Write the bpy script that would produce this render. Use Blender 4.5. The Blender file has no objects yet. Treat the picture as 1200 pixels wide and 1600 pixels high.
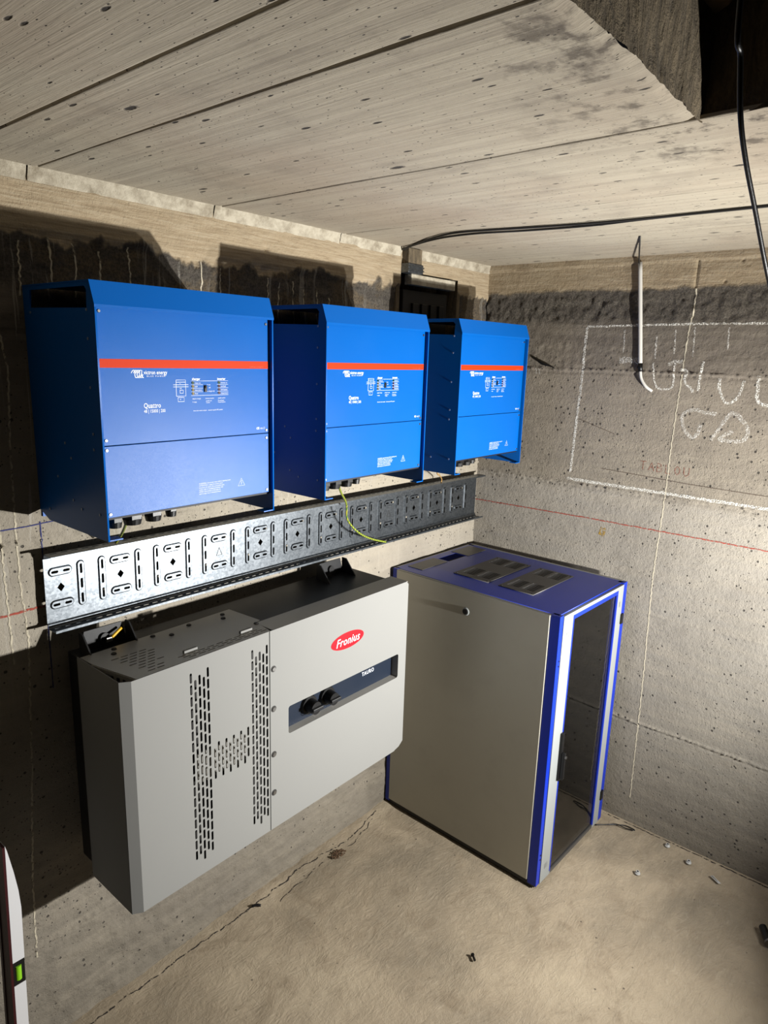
import bpy, bmesh, math, random
import numpy as np
from mathutils import Vector, Matrix

# ------------------------------------------------------------------ camera, world, lamps, exposure
SC = bpy.context.scene
COL = SC.collection
PI = math.pi
CAM = Vector((-2.8082, -1.7792, 2.0115)); YAW, PITCH, ROLL = map(math.radians, (-49.9705, -12.8688, 1.7886)); FPX = 1073.2
fwd = Vector((-math.sin(YAW)*math.cos(PITCH), math.cos(YAW)*math.cos(PITCH), math.sin(PITCH)))
rgt = Vector((math.cos(YAW), math.sin(YAW), 0)); upv = rgt.cross(fwd)
Rv = rgt*math.cos(ROLL) + upv*math.sin(ROLL); Uv = -rgt*math.sin(ROLL) + upv*math.cos(ROLL)
cd = bpy.data.cameras.new('camera'); cam = bpy.data.objects.new('camera', cd); COL.objects.link(cam)
cd.sensor_fit = 'VERTICAL'; cd.sensor_height = 36; cd.lens = FPX/1600*36; cd.clip_start = .02
m = Matrix((Rv, Uv, -fwd)).transposed().to_4x4(); m.translation = CAM; cam.matrix_world = m
SC.camera = cam
SC.view_settings.view_transform = 'Standard'; SC.view_settings.look = 'None'
SC.view_settings.exposure = 0.0; SC.view_settings.gamma = 1.0; SC.view_settings.use_curve_mapping = False
w = bpy.data.worlds.new('world'); SC.world = w; w.use_nodes = True
w.node_tree.nodes['Background'].inputs[0].default_value = (.9, .95, 1, 1)
w.node_tree.nodes['Background'].inputs[1].default_value = .004
def work_light(name, loc, aim, power, size):
    l = bpy.data.lights.new(name, 'AREA'); l.shape = 'RECTANGLE'; l.size = size; l.size_y = size*.7; l.energy = power; l.spread = math.radians(145)
    l.color = (1, .985, .95)
    o = bpy.data.objects.new(name, l); COL.objects.link(o); o.location = loc
    o.rotation_euler = (Vector(aim)-Vector(loc)).to_track_quat('-Z', 'Y').to_euler()
work_light('work_light', (-.75, -2.16, 1.165), (-1.10, 0, 1.38), 88, .05)
work_light('work_light', (-.47, -2.26, 1.165), (-.85, 0, 1.38), 17, .05)

# ------------------------------------------------------------------ helpers
rnd = random.Random(7)
REFL = .60     # one scale for every surface's reflectance
def s2l(c):
    return tuple([REFL*(v/12.92 if v <= .04045 else ((v+.055)/1.055)**2.4) for v in [x/255 for x in c]]+[1])
class N:
    def __init__(s, name):
        s.m = bpy.data.materials.new(name); s.m.use_nodes = True; s.t = s.m.node_tree
        s.b = s.t.nodes['Principled BSDF']; s._oc = None
    def n(s, typ, **kw):
        x = s.t.nodes.new(typ)
        for k, v in kw.items(): setattr(x, k, v)
        return x
    def link(s, a, b): s.t.links.new(a, b)
    def co(s, scale=(1, 1, 1), rot=(0, 0, 0)):
        if s._oc is None: s._oc = s.n('ShaderNodeTexCoord').outputs['Object']
        mp = s.n('ShaderNodeMapping'); mp.inputs['Scale'].default_value = scale; mp.inputs['Rotation'].default_value = rot
        s.link(s._oc, mp.inputs[0]); return mp.outputs[0]
    def noise(s, scale, det=4, rough=.6, st=(1, 1, 1), dist=0, rot=(0, 0, 0)):
        x = s.n('ShaderNodeTexNoise'); x.inputs['Scale'].default_value = scale; x.inputs['Detail'].default_value = det
        x.inputs['Roughness'].default_value = rough; x.inputs['Distortion'].default_value = dist
        s.link(s.co(st, rot), x.inputs['Vector']); return x.outputs['Fac']
    def voro(s, scale, st=(1, 1, 1), feat='F1'):
        x = s.n('ShaderNodeTexVoronoi', feature=feat); x.inputs['Scale'].default_value = scale
        s.link(s.co(st), x.inputs['Vector']); return x
    def ramp(s, fac, stops, interp='LINEAR'):
        x = s.n('ShaderNodeValToRGB'); x.color_ramp.interpolation = interp
        while len(x.color_ramp.elements) < len(stops): x.color_ramp.elements.new(.5)
        for e, (p, c) in zip(x.color_ramp.elements, stops):
            e.position = p; e.color = c if len(c) == 4 else s2l(c)
        s.link(fac, x.inputs[0]); return x.outputs[0]
    def math(s, op, a, b=None, c=None, clamp=False):
        x = s.n('ShaderNodeMath', operation=op, use_clamp=clamp)
        for i, v in enumerate((a, b, c)):
            if v is None: continue
            if isinstance(v, (int, float)): x.inputs[i].default_value = v
            else: s.link(v, x.inputs[i])
        return x.outputs[0]
    def step(s, v, a, b):
        x = s.n('ShaderNodeMapRange', interpolation_type='SMOOTHSTEP')
        s.link(v, x.inputs[0]); x.inputs[1].default_value = a; x.inputs[2].default_value = b; return x.outputs[0]
    def mix(s, f, a, b, mode='MIX'):
        x = s.n('ShaderNodeMix', data_type='RGBA', blend_type=mode)
        if isinstance(f, (int, float)): x.inputs[0].default_value = f
        else: s.link(f, x.inputs[0])
        for i, v in ((6, a), (7, b)):
            if isinstance(v, tuple): x.inputs[i].default_value = v if len(v) == 4 else s2l(v)
            else: s.link(v, x.inputs[i])
        return x.outputs[2]
    def sep(s):
        if s._oc is None: s.co()
        x = s.n('ShaderNodeSeparateXYZ'); s.link(s._oc, x.inputs[0]); return x.outputs
    def bump(s, h, dist, strength=1.0, prev=None):
        x = s.n('ShaderNodeBump'); x.inputs['Distance'].default_value = dist; x.inputs['Strength'].default_value = strength
        s.link(h, x.inputs['Height'])
        if prev is not None: s.link(prev, x.inputs['Normal'])
        return x.outputs[0]
    def out(s, col=None, rough=None, normal=None, metal=None):
        for k, v in (('Base Color', col), ('Roughness', rough), ('Metallic', metal)):
            if v is None: continue
            if isinstance(v, (int, float)): s.b.inputs[k].default_value = v
            elif isinstance(v, tuple): s.b.inputs[k].default_value = v if len(v) == 4 else s2l(v)
            else: s.link(v, s.b.inputs[k])
        if normal is not None: s.link(normal, s.b.inputs['Normal'])
        return s.m

def paint(name, c, rough=.4, metal=0, dirt=.0, bump=.0004, spec=.35, dc=(150, 160, 170)):
    k = N(name); n1 = k.noise(6, 5); n2 = k.noise(900, 2)
    col = k.mix(k.math('MULTIPLY', k.step(n1, .45, .8), dirt), c, dc) if dirt else k.mix(k.math('MULTIPLY', n1, .15), c, tuple(int(v*.8) for v in c))
    k.b.inputs['Specular IOR Level'].default_value = spec
    r = k.math('ADD', k.math('MULTIPLY', n1, .12), rough-.06)
    return k.out(col, r, k.bump(n2, bump, .5), metal)

ALB = .80      # bare concrete reflects about a third of the light
def wall_mat(name, horiz, zones, wood_top, wood_bot, rough_bot, dripmask=False):
    """cast concrete; zones: [(z, colour)...] of its own tone, horiz = axis running along the wall"""
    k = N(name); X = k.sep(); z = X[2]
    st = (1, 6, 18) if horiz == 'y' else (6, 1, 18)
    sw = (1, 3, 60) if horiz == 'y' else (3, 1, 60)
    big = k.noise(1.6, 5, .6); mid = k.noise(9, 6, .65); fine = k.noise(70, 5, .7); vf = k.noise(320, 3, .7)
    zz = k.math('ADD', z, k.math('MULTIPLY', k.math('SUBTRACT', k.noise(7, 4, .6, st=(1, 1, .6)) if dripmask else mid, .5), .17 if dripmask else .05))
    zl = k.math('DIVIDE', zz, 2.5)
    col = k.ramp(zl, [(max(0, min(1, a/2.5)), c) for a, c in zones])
    streak = k.noise(1, 5, .7, st=(st[0]*1.2, st[1]*.3 if horiz == 'y' else 1.2, 26) if horiz == 'y' else (1.8, 1.2, 26))
    col = k.mix(k.math('MULTIPLY', k.step(streak, .35, .75), .30), col, (215, 200, 172))
    col = k.mix(k.math('MULTIPLY', k.step(big, .42, .68), .30), col, (122, 114, 104))
    col = k.mix(k.math('MULTIPLY', k.step(mid, .5, .8), .28), col, (108, 98, 84))
    col = k.mix(k.math('MULTIPLY', k.step(fine, .5, .8), .22), col, (96, 88, 76))
    # bug holes, with the shade inside them put into the colour
    v = k.voro(44, (1, 1, 1)); sz = k.math('MULTIPLY', k.step(k.n('ShaderNodeSeparateColor').outputs[0], 0, 1), 1)
    sc = k.n('ShaderNodeSeparateColor'); k.link(v.outputs['Color'], sc.inputs[0])
    rad = k.math('MULTIPLY', k.step(sc.outputs[0], .45, 1.0), .24)
    hole = k.math('SUBTRACT', 1, k.step(k.math('DIVIDE', v.outputs['Distance'], k.math('ADD', rad, .0001)), .6, 1.0))
    v2 = k.voro(110, (1, 1, 1)); sc2 = k.n('ShaderNodeSeparateColor'); k.link(v2.outputs['Color'], sc2.inputs[0])
    rad2 = k.math('MULTIPLY', k.step(sc2.outputs[1], .65, 1.0), .28)
    hole2 = k.math('SUBTRACT', 1, k.step(k.math('DIVIDE', v2.outputs['Distance'], k.math('ADD', rad2, .0001)), .6, 1.0))
    holes = k.math('MAXIMUM', hole, hole2)
    below = k.math('SUBTRACT', 1, k.step(z, rough_bot-.25, rough_bot))
    holes = k.math('MULTIPLY', holes, k.math('MULTIPLY', k.math('ADD', k.math('MULTIPLY', below, .8), .2), k.step(k.noise(2.6, 2), .30, .5)))
    col = k.mix(k.math('MULTIPLY', holes, .85), col, (48, 42, 36))
    # rough band of honeycombed concrete
    rb = k.math('MULTIPLY', k.step(zz, rough_bot-.02, rough_bot+.03), k.math('SUBTRACT', 1, k.step(zz, wood_bot-.012, wood_bot+.008)))
    agg = k.noise(140, 4, .8); agg2 = k.noise(38, 4, .7)
    if dripmask: col = k.mix(k.math('MULTIPLY', rb, k.math('MULTIPLY', k.step(k.noise(5, 4, .6, st=(1, 1, 2)), .46, .56), .8)), col, (150, 128, 94))
    col = k.mix(k.math('MULTIPLY', rb, k.math('MULTIPLY', k.step(agg, .42, .62), .8)), col, (82, 74, 62))
    # imprint of the timber strip at the top
    wd = k.math('MULTIPLY', k.step(zz, wood_bot-.008, wood_bot+.006), 1)
    grain = k.noise(3, 6, .7, st=sw, dist=.6)
    wcol = k.ramp(grain, [(.25, (158, 132, 98)), (.5, (205, 182, 144)), (.75, (226, 208, 174))])
    wcol = k.mix(k.math('MULTIPLY', k.step(mid, .52, .75), .35), wcol, (132, 112, 88))
    col = k.mix(wd, col, wcol)
    if dripmask:
        dr = k.noise(1, 3, .6, st=(42, 1, 1.6), dist=1.2)
        dm = k.math('MULTIPLY', k.step(dr, .60, .66), k.math('MULTIPLY', k.step(z, .9, 1.8), .75))
        col = k.mix(k.math('MULTIPLY', dm, k.math('SUBTRACT', 1, wd)), col, (205, 196, 178))
    col = k.mix(1.0, col, (ALB*.98, ALB, ALB*1.06, 1), 'MULTIPLY')
    h = k.math('ADD', k.math('MULTIPLY', mid, .5), k.math('MULTIPLY', fine, .25))
    nb = k.bump(h, .011)
    nb = k.bump(k.math('ADD', vf, k.math('MULTIPLY', grain, wd)), .0012, .8, nb)
    rr = k.math('MULTIPLY', k.math('ADD', agg, agg2), k.math('ADD', k.math('MULTIPLY', rb, 1.0), .10))
    nb = k.bump(rr, .010, .9, nb)
    nb = k.bump(k.math('SUBTRACT', 1, holes), .004, .8, nb)
    return k.out(col, .9, nb)

def ceiling_mat():
    k = N('board_marked_ceiling_concrete'); X = k.sep()
    big = k.noise(1.3, 5, .6); mid = k.noise(5, 5, .6); fine = k.noise(60, 4, .7)
    gr = k.noise(1, 6, .72, st=(34, 1.1, 5), dist=.35); gr2 = k.noise(1, 5, .7, st=(150, 2.0, 5), dist=.3)
    col = k.ramp(gr, [(.28, (182, 170, 150)), (.5, (205, 193, 170)), (.72, (220, 208, 184))])
    col = k.mix(k.math('MULTIPLY', k.step(big, .42, .7), .40), col, (186, 160, 134))
    col = k.mix(k.math('MULTIPLY', k.step(mid, .5, .78), .40), col, (140, 128, 112))
    col = k.mix(k.math('MULTIPLY', k.step(gr2, .60, .74), .25), col, (120, 106, 88))
    # knots and nail marks: rare short dark dashes along the boards
    def marks(sc, st, thr, r, seedoff):
        v = k.voro(sc, st); c = k.n('ShaderNodeSeparateColor'); k.link(v.outputs['Color'], c.inputs[0])
        rad = k.math('MULTIPLY', k.step(c.outputs[seedoff], thr, 1.0), r)
        dd = k.math('ADD', v.outputs['Distance'], k.math('MULTIPLY', k.math('SUBTRACT', fine, .5), .12))
        return k.math('SUBTRACT', 1, k.step(k.math('DIVIDE', dd, k.math('ADD', rad, .0001)), .5, 1.0))
    mk = k.math('MAXIMUM', marks(7, (2.6, 1, .1), .60, .19, 0), marks(16, (3.0, 1, .1), .58, .24, 1))
    mk = k.math('MAXIMUM', mk, k.math('MULTIPLY', marks(36, (2.4, 1, .1), .62, .25, 2), .85))
    mk = k.math('MAXIMUM', mk, marks(90, (2.2, 1, .1), .72, .28, 0))
    col = k.mix(k.math('MULTIPLY', mk, .93), col, (40, 30, 22))
    # dark rot stains near the hatch edge
    st = k.math('MULTIPLY', k.step(k.noise(11, 5, .7), .5, .66), k.math('SUBTRACT', 1, k.step(X[1], -1.35, -.95)))
    st = k.math('MULTIPLY', st, k.math('MULTIPLY', k.step(X[0], -2.2, -1.9), k.math('SUBTRACT', 1, k.step(X[0], -1.35, -1.1))))
    col = k.mix(k.math('MULTIPLY', st, .8), col, (78, 64, 50))
    col = k.mix(1.0, col, (ALB, ALB, ALB, 1), 'MULTIPLY')
    nb = k.bump(gr, .004); nb = k.bump(gr2, .0015, .8, nb); nb = k.bump(fine, .001, .7, nb); nb = k.bump(k.math('SUBTRACT', 1, mk), .004, .8, nb)
    return k.out(col, .85, nb)

def floor_mat():
    k = N('trowelled_concrete_floor'); big = k.noise(1.5, 5, .6, dist=.5); mid = k.noise(7, 6, .7, dist=.8); fine = k.noise(60, 5, .7)
    sw = k.noise(1, 5, .75, st=(9, 22, 9), dist=3.5, rot=(0, 0, .6)); sw2 = k.noise(1, 5, .75, st=(24, 8, 9), dist=3.0)
    col = k.ramp(big, [(.3, (128, 116, 96)), (.5, (166, 150, 124)), (.7, (186, 170, 142))])
    col = k.mix(k.math('MULTIPLY', k.step(mid, .48, .75), .5), col, (124, 106, 82))
    col = k.mix(k.math('MULTIPLY', k.step(sw, .5, .72), .22), col, (196, 184, 160))
    col = k.mix(k.math('MULTIPLY', k.step(fine, .6, .75), .4), col, (88, 78, 64))
    v = k.voro(30); c = k.n('ShaderNodeSeparateColor'); k.link(v.outputs['Color'], c.inputs[0])
    rad = k.math('MULTIPLY', k.step(c.outputs[0], .8, 1), .16)
    sp = k.math('SUBTRACT', 1, k.step(k.math('DIVIDE', v.outputs['Distance'], k.math('ADD', rad, .0001)), .5, 1))
    col = k.mix(k.math('MULTIPLY', sp, .7), col, (60, 50, 40))
    col = k.mix(1.0, col, (ALB*1.42, ALB*1.44, ALB*1.50, 1), 'MULTIPLY')
    nb = k.bump(k.math('ADD', k.math('MULTIPLY', sw, .6), k.math('MULTIPLY', sw2, .4)), .006, .8)
    nb = k.bump(mid, .008, .6, nb); nb = k.bump(fine, .002, .7, nb)
    return k.out(col, .8, nb)

M = {}
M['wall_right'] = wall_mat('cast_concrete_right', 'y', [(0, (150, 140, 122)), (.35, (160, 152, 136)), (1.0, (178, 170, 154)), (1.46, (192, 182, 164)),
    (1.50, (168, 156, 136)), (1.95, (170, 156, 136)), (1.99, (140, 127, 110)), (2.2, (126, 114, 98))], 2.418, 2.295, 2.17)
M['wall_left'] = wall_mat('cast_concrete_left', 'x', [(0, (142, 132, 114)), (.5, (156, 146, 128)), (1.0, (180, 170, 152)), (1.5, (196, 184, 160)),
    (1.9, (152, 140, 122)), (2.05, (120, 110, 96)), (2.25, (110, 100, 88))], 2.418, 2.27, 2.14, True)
M['ceiling'] = ceiling_mat(); M['floor'] = floor_mat()
k = N('lime_plaster_strip'); M['trim'] = k.out(k.ramp(k.noise(22, 5, .7), [(.3, (150, 138, 116)), (.6, (212, 202, 180))]), .9, k.bump(k.noise(60, 5, .8), .004))
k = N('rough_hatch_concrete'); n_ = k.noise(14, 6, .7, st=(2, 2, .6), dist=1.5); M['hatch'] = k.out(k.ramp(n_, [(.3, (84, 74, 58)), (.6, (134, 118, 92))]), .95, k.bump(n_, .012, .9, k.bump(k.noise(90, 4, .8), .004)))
M['blue'] = paint('blue_powder_coat', (0, 100, 192), .32, dirt=.04, bump=.0006, dc=(60, 118, 195), spec=.17)
M['hood'] = M['blue']
M['orange'] = paint('orange_print', (222, 62, 16), .55, spec=.12)
M['white_print'] = paint('white_print', (272, 278, 286), .6, spec=.1)
M['orange_pale'] = paint('pale_print', (250, 190, 165), .5)
M['black'] = paint('black_plastic', (14, 14, 15), .4)
M['case'] = paint('dark_inner_case', (10, 14, 26), .6)
M['screw'] = paint('steel_screw', (170, 168, 165), .35, 1)
M['dot'] = paint('blued_rivet', (150, 168, 205), .4, .2)
M['green_led'] = paint('green_lens', (20, 70, 40), .3); M['yellow_led'] = paint('yellow_lens', (120, 104, 40), .3); M['red_led'] = paint('dark_red_lens', (70, 18, 28), .3)
M['cover'] = paint('light_grey_powder_coat', (143, 143, 140), .65, spec=.12, dirt=.04, dc=(170, 168, 160))
M['cover_top'] = paint('cover_grey_lightened', (205, 202, 194), .38, .3)  # same grey paint as the cover, lightened to make up for the unlit top
M['body'] = paint('anthracite_casting', (26, 27, 29), .45)
M['fascia'] = paint('navy_fascia', (26, 36, 52), .35)
M['dark'] = paint('dark_recess', (8, 8, 9), .7)
M['slotdark'] = paint('dark_grey_inner_sheet', (44, 42, 40), .6)
M['red'] = paint('red_badge', (205, 14, 32), .5, spec=.15)
M['galv'] = None
k = N('galvanised_steel'); v = k.voro(160); n_ = k.noise(8, 4)
cc = k.n('ShaderNodeSeparateColor'); k.link(v.outputs['Color'], cc.inputs[0])
M['galv'] = k.out(k.ramp(cc.outputs[0], [(0, (108, 114, 120)), (1, (136, 142, 148))]), k.math('ADD', k.math('MULTIPLY', n_, .15), .30), k.bump(k.noise(40, 3), .0006, .4), .95)
M['rack_grey'] = paint('warm_grey_rack_panel', (196, 192, 178), .40, .25, dirt=.10, dc=(112, 106, 96))
M['rack_blue'] = paint('rack_blue_enamel', (12, 48, 178), .38)
M['rack_top'] = paint('rack_top_blue', (34, 62, 190), .32, 0, dirt=.12, dc=(90, 104, 180))
M['rack_white'] = paint('rack_white_enamel', (152, 156, 155), .4)
M['fan'] = paint('fan_plate_grey', (92, 90, 88), .4, .4)
M['rail'] = paint('grey_rail', (168, 168, 160), .4, .3)
M['yg'] = None
k = N('green_yellow_sheath'); wv = k.n('ShaderNodeTexWave'); wv.inputs['Scale'].default_value = 30; k.link(k.co(), wv.inputs[0]); M['yg'] = k.out(k.mix(k.step(wv.outputs[1], .45, .55), (176, 170, 52), (84, 128, 44)), .4)
M['tanwire'] = paint('tan_wire', (190, 150, 90), .5)
M['pvc'] = paint('white_pvc', (225, 222, 214), .4)
M['yellow'] = paint('yellow_insulation', (230, 180, 20), .4)
M['maroon'] = paint('maroon_enamel', (60, 12, 18), .4)
M['alu'] = paint('brushed_aluminium', (238, 238, 240), .45, .1)
M['zinc'] = paint('dull_zinc', (225, 226, 224), .35, .3)
M['vial'] = paint('green_vial', (150, 220, 40), .15)
M['timber'] = paint('rough_timber', (150, 126, 98), .9, bump=.002)
M['brown'] = paint('brown_crumb', (96, 72, 50), .9, bump=.003)
M['redline'] = paint('red_chalk_line', (176, 84, 66), .95); M['blueline'] = paint('blue_chalk_line', (56, 60, 110), .95)
M['pencil_grey'] = paint('grey_pencil', (96, 80, 68), .9)
M['ridge'] = paint('pale_cement_ridge', (222, 212, 188), .95, bump=.002)
def broken(name, c, scale, lo, hi):
    k = N(name); a = k.step(k.noise(scale, 4, .7), lo, hi)
    k.link(a, k.b.inputs['Alpha']); return k.out(c, .95)
M['chalk'] = broken('white_chalk', (270, 267, 256), 230, .42, .62)
M['chalk_soft'] = broken('rubbed_white_chalk', (256, 252, 242), 260, .43, .67)
M['pencil'] = broken('red_pencil', (150, 84, 66), 300, .35, .6)
M['lime'] = broken('lime_streak', (205, 195, 172), 50, .28, .55)
M['crack'] = broken('floor_crack', (40, 32, 26), 60, .42, .50)
M['stain'] = broken('yellow_foam_stain', (176, 140, 50), 90, .40, .6)
M['redline'] = broken('red_snap_line', (170, 74, 58), 120, .35, .55)
M['blueline'] = broken('blue_snap_line', (50, 56, 112), 150, .30, .45)
k = N('smoked_glass'); t = k.t; gl = k.n('ShaderNodeBsdfGlossy'); gl.inputs['Roughness'].default_value = .03
tr = k.n('ShaderNodeBsdfTransparent'); tr.inputs[0].default_value = (.52, .52, .54, 1); fr = k.n('ShaderNodeFresnel'); mx = k.n('ShaderNodeMixShader')
fr.inputs[0].default_value = 1.45; k.link(fr.outputs[0], mx.inputs[0]); k.link(tr.outputs[0], mx.inputs[1]); k.link(gl.outputs[0], mx.inputs[2])
k.link(mx.outputs[0], t.nodes['Material Output'].inputs['Surface']); M['glass'] = k.m

def thing(name, label, cat, loc=(0, 0, 0), rz=0, group=None):
    o = bpy.data.objects.new(name, None); COL.objects.link(o); o.location = loc; o.rotation_euler = (0, 0, rz); o.empty_display_size = .05
    return tag(o, label, cat, group)
def tag(o, label=None, cat=None, group=None, kind=None):
    if label: o['label'] = label
    if cat: o['category'] = cat
    if group: o['group'] = group
    if kind: o['kind'] = kind
    return o
def link(name, me, mat, parent=None, smooth=False):
    o = bpy.data.objects.new(name, me); COL.objects.link(o)
    if mat is not None and not me.materials: me.materials.append(mat)
    if smooth: me.shade_smooth()
    if parent is not None: o.parent = parent
    return o
def bm_link(name, bm, mat, parent=None, smooth=False):
    bmesh.ops.recalc_face_normals(bm, faces=bm.faces)
    me = bpy.data.meshes.new(name); bm.to_mesh(me); bm.free(); return link(name, me, mat, parent, smooth)
def add_box(bm, x0, x1, y0, y1, z0, z1):
    vs = [bm.verts.new((x, y, z)) for x in (x0, x1) for y in (y0, y1) for z in (z0, z1)]
    for f in ((0, 1, 3, 2), (4, 6, 7, 5), (0, 4, 5, 1), (2, 3, 7, 6), (0, 2, 6, 4), (1, 5, 7, 3)): bm.faces.new([vs[i] for i in f])
    return vs
def box(name, e, mat, parent=None, bev=0):
    bm = bmesh.new(); add_box(bm, *e)
    if bev: bmesh.ops.bevel(bm, geom=bm.edges[:], offset=bev, segments=2, affect='EDGES', profile=.6)
    return bm_link(name, bm, mat, parent)
def boxes(name, es, mat, parent=None):
    bm = bmesh.new()
    for e in es: add_box(bm, *e)
    return bm_link(name, bm, mat, parent)
def prism(name, poly, axis, a, b, mat, parent=None, bev=0):
    """poly of 2D points extruded along axis from a to b"""
    bm = bmesh.new()
    def P(p, t): return {'x': (t, p[0], p[1]), 'y': (p[0], t, p[1]), 'z': (p[0], p[1], t)}[axis]
    A = [bm.verts.new(P(p, a)) for p in poly]; B = [bm.verts.new(P(p, b)) for p in poly]; n = len(poly)
    bm.faces.new(A); bm.faces.new(B[::-1])
    for i in range(n): bm.faces.new((A[i], B[i], B[(i+1) % n], A[(i+1) % n]))
    if bev: bmesh.ops.bevel(bm, geom=bm.edges[:], offset=bev, segments=1, affect='EDGES')
    return bm_link(name, bm, mat, parent)
def cyl_bm(bm, c, r, h, axis='z', n=16, r2=None):
    """cylinder with base centre c growing h along axis"""
    r2 = r if r2 is None else r2; ax = {'x': 0, 'y': 1, 'z': 2}[axis]; u, v = [(1, 2), (2, 0), (0, 1)][ax]
    rings = []
    for rr, t in ((r, 0), (r2, h)):
        ring = []
        for i in range(n):
            p = list(c); p[u] += rr*math.cos(2*PI*i/n); p[v] += rr*math.sin(2*PI*i/n); p[ax] += t; ring.append(bm.verts.new(p))
        rings.append(ring)
    for i in range(n): bm.faces.new((rings[0][i], rings[0][(i+1) % n], rings[1][(i+1) % n], rings[1][i]))
    bm.faces.new(rings[0][::-1]); bm.faces.new(rings[1])
def cyl(name, c, r, h, mat, parent=None, axis='z', n=16, r2=None):
    bm = bmesh.new(); cyl_bm(bm, c, r, h, axis, n, r2); return bm_link(name, bm, mat, parent)
def smooth_path(pts, k=6):
    P = [Vector(p) for p in pts]; 
    if len(P) < 3: return P
    P = [P[0]*2-P[1]]+P+[P[-1]*2-P[-2]]; out = []
    for i in range(1, len(P)-2):
        for j in range(k):
            t = j/k; a, b, c, d = P[i-1:i+3]
            out.append(.5*((2*b)+(c-a)*t+(2*a-5*b+4*c-d)*t*t+(3*b-a-3*c+d)*t**3))
    out.append(P[-2]); return out
def tube(name, pts, r, mat, parent=None, k=6, n=8, radii=None):
    P = smooth_path(pts, k); bm = bmesh.new(); rings = []; prev = None
    for i, p in enumerate(P):
        d = (P[min(i+1, len(P)-1)]-P[max(i-1, 0)]).normalized()
        a = prev if prev else (Vector((0, 0, 1)) if abs(d.z) < .9 else Vector((1, 0, 0)))
        a = (a-d*a.dot(d)).normalized(); b = d.cross(a); prev = a
        rr = r if radii is None else float(np.interp(i/(len(P)-1), np.linspace(0, 1, len(radii)), radii))
        rings.append([bm.verts.new(p+rr*(a*math.cos(2*PI*j/n)+b*math.sin(2*PI*j/n))) for j in range(n)])
    for A, B in zip(rings, rings[1:]):
        for j in range(n): bm.faces.new((A[j], A[(j+1) % n], B[(j+1) % n], B[j]))
    bm.faces.new(rings[0][::-1]); bm.faces.new(rings[-1]); return bm_link(name, bm, mat, parent, True)
# planes: matrices taking (u, v, outwards) to world/local
def on_y(y, x0=0, z0=0): return Matrix(((1, 0, 0, x0), (0, 0, -1, y), (0, 1, 0, z0), (0, 0, 0, 1)))       # faces -y
def on_x(x, y0=0, z0=0): return Matrix(((0, 0, -1, x), (-1, 0, 0, y0), (0, 1, 0, z0), (0, 0, 0, 1)))      # faces -x, u = -y
def on_z(z, x0=0, y0=0): return Matrix(((1, 0, 0, x0), (0, 1, 0, y0), (0, 0, 1, z), (0, 0, 0, 1)))        # faces up
def curve_me(loops, ext):
    c = bpy.data.curves.new('c', 'CURVE'); c.dimensions = '2D'; c.fill_mode = 'BOTH'; c.extrude = ext/2
    for L in loops:
        s = c.splines.new('POLY'); s.points.add(len(L)-1); s.use_cyclic_u = True
        for p, q in zip(s.points, L): p.co = (q[0], q[1], 0, 1)
    o = bpy.data.objects.new('c', c); me = bpy.data.meshes.new_from_object(o); bpy.data.objects.remove(o); bpy.data.curves.remove(c); return me
def plate(name, loops, th, mtx, mat, parent=None, name_me=None):
    me = curve_me(loops, th); me.transform(mtx @ Matrix.Translation((0, 0, th/2))); me.materials.clear(); me.name = name; return link(name, me, mat, parent)
def rect(x0, x1, y0, y1): return [(x0, y0), (x1, y0), (x1, y1), (x0, y1)]
def rrect(x0, x1, y0, y1, r, n=4):
    o = []
    for cx, cy, a in ((x1-r, y0+r, -PI/2), (x1-r, y1-r, 0), (x0+r, y1-r, PI/2), (x0+r, y0+r, PI)):
        for i in range(n+1): o.append((cx+r*math.cos(a+PI/2*i/n), cy+r*math.sin(a+PI/2*i/n)))
    return o
def ell(cx, cy, a, b, n=32, rot=0): return [(cx+a*math.cos(t)*math.cos(rot)-b*math.sin(t)*math.sin(rot), cy+a*math.cos(t)*math.sin(rot)+b*math.sin(t)*math.cos(rot)) for t in [2*PI*i/n for i in range(n)]]
def text_me(s, x, y, size, shear=0, align='LEFT', wide=1, bold=0, spacing=1):
    c = bpy.data.curves.new('t', 'FONT'); c.body = s; c.size = size; c.shear = shear; c.align_x = align; c.offset = bold; c.space_character = spacing
    c.resolution_u = 2; c.fill_mode = 'FRONT'
    o = bpy.data.objects.new('t', c); me = bpy.data.meshes.new_from_object(o); bpy.data.objects.remove(o); bpy.data.curves.remove(c)
    me.transform(Matrix.Translation((x, y, 0)) @ Matrix.Diagonal((wide, 1, 1, 1))); return me
def line_me(pts, w, closed=False):
    """flat ribbon along a 2D polyline"""
    P = [Vector(p).to_2d() for p in pts]; bm = bmesh.new(); A = []; n = len(P)
    for i, p in enumerate(P):
        d = (P[(i+1) % n if closed else min(i+1, n-1)]-P[(i-1) % n if closed else max(i-1, 0)])
        d = d.normalized() if d.length > 1e-9 else Vector((1, 0)); nn = Vector((-d.y, d.x))*w/2
        A.append((bm.verts.new((*(p+nn), 0)), bm.verts.new((*(p-nn), 0))))
    for a, b in list(zip(A, A[1:]))+([(A[-1], A[0])] if closed else []): bm.faces.new((a[0], a[1], b[1], b[0]))
    me = bpy.data.meshes.new('l'); bm.to_mesh(me); bm.free(); return me
def join(name, mes, mtx, mat, parent=None):
    bm = bmesh.new()
    for me in mes: bm.from_mesh(me)
    bm.transform(mtx); me = bpy.data.meshes.new(name); bm.to_mesh(me); bm.free(); me.materials.clear()
    return link(name, me, mat, parent)
def copy_tree(o, parent=None):
    c = o.copy(); COL.objects.link(c)
    if parent is not None: c.parent = parent
    for ch in [q for q in KIDS.get(o.name, [])]: copy_tree(ch, c)
    return c
KIDS = {}
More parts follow.
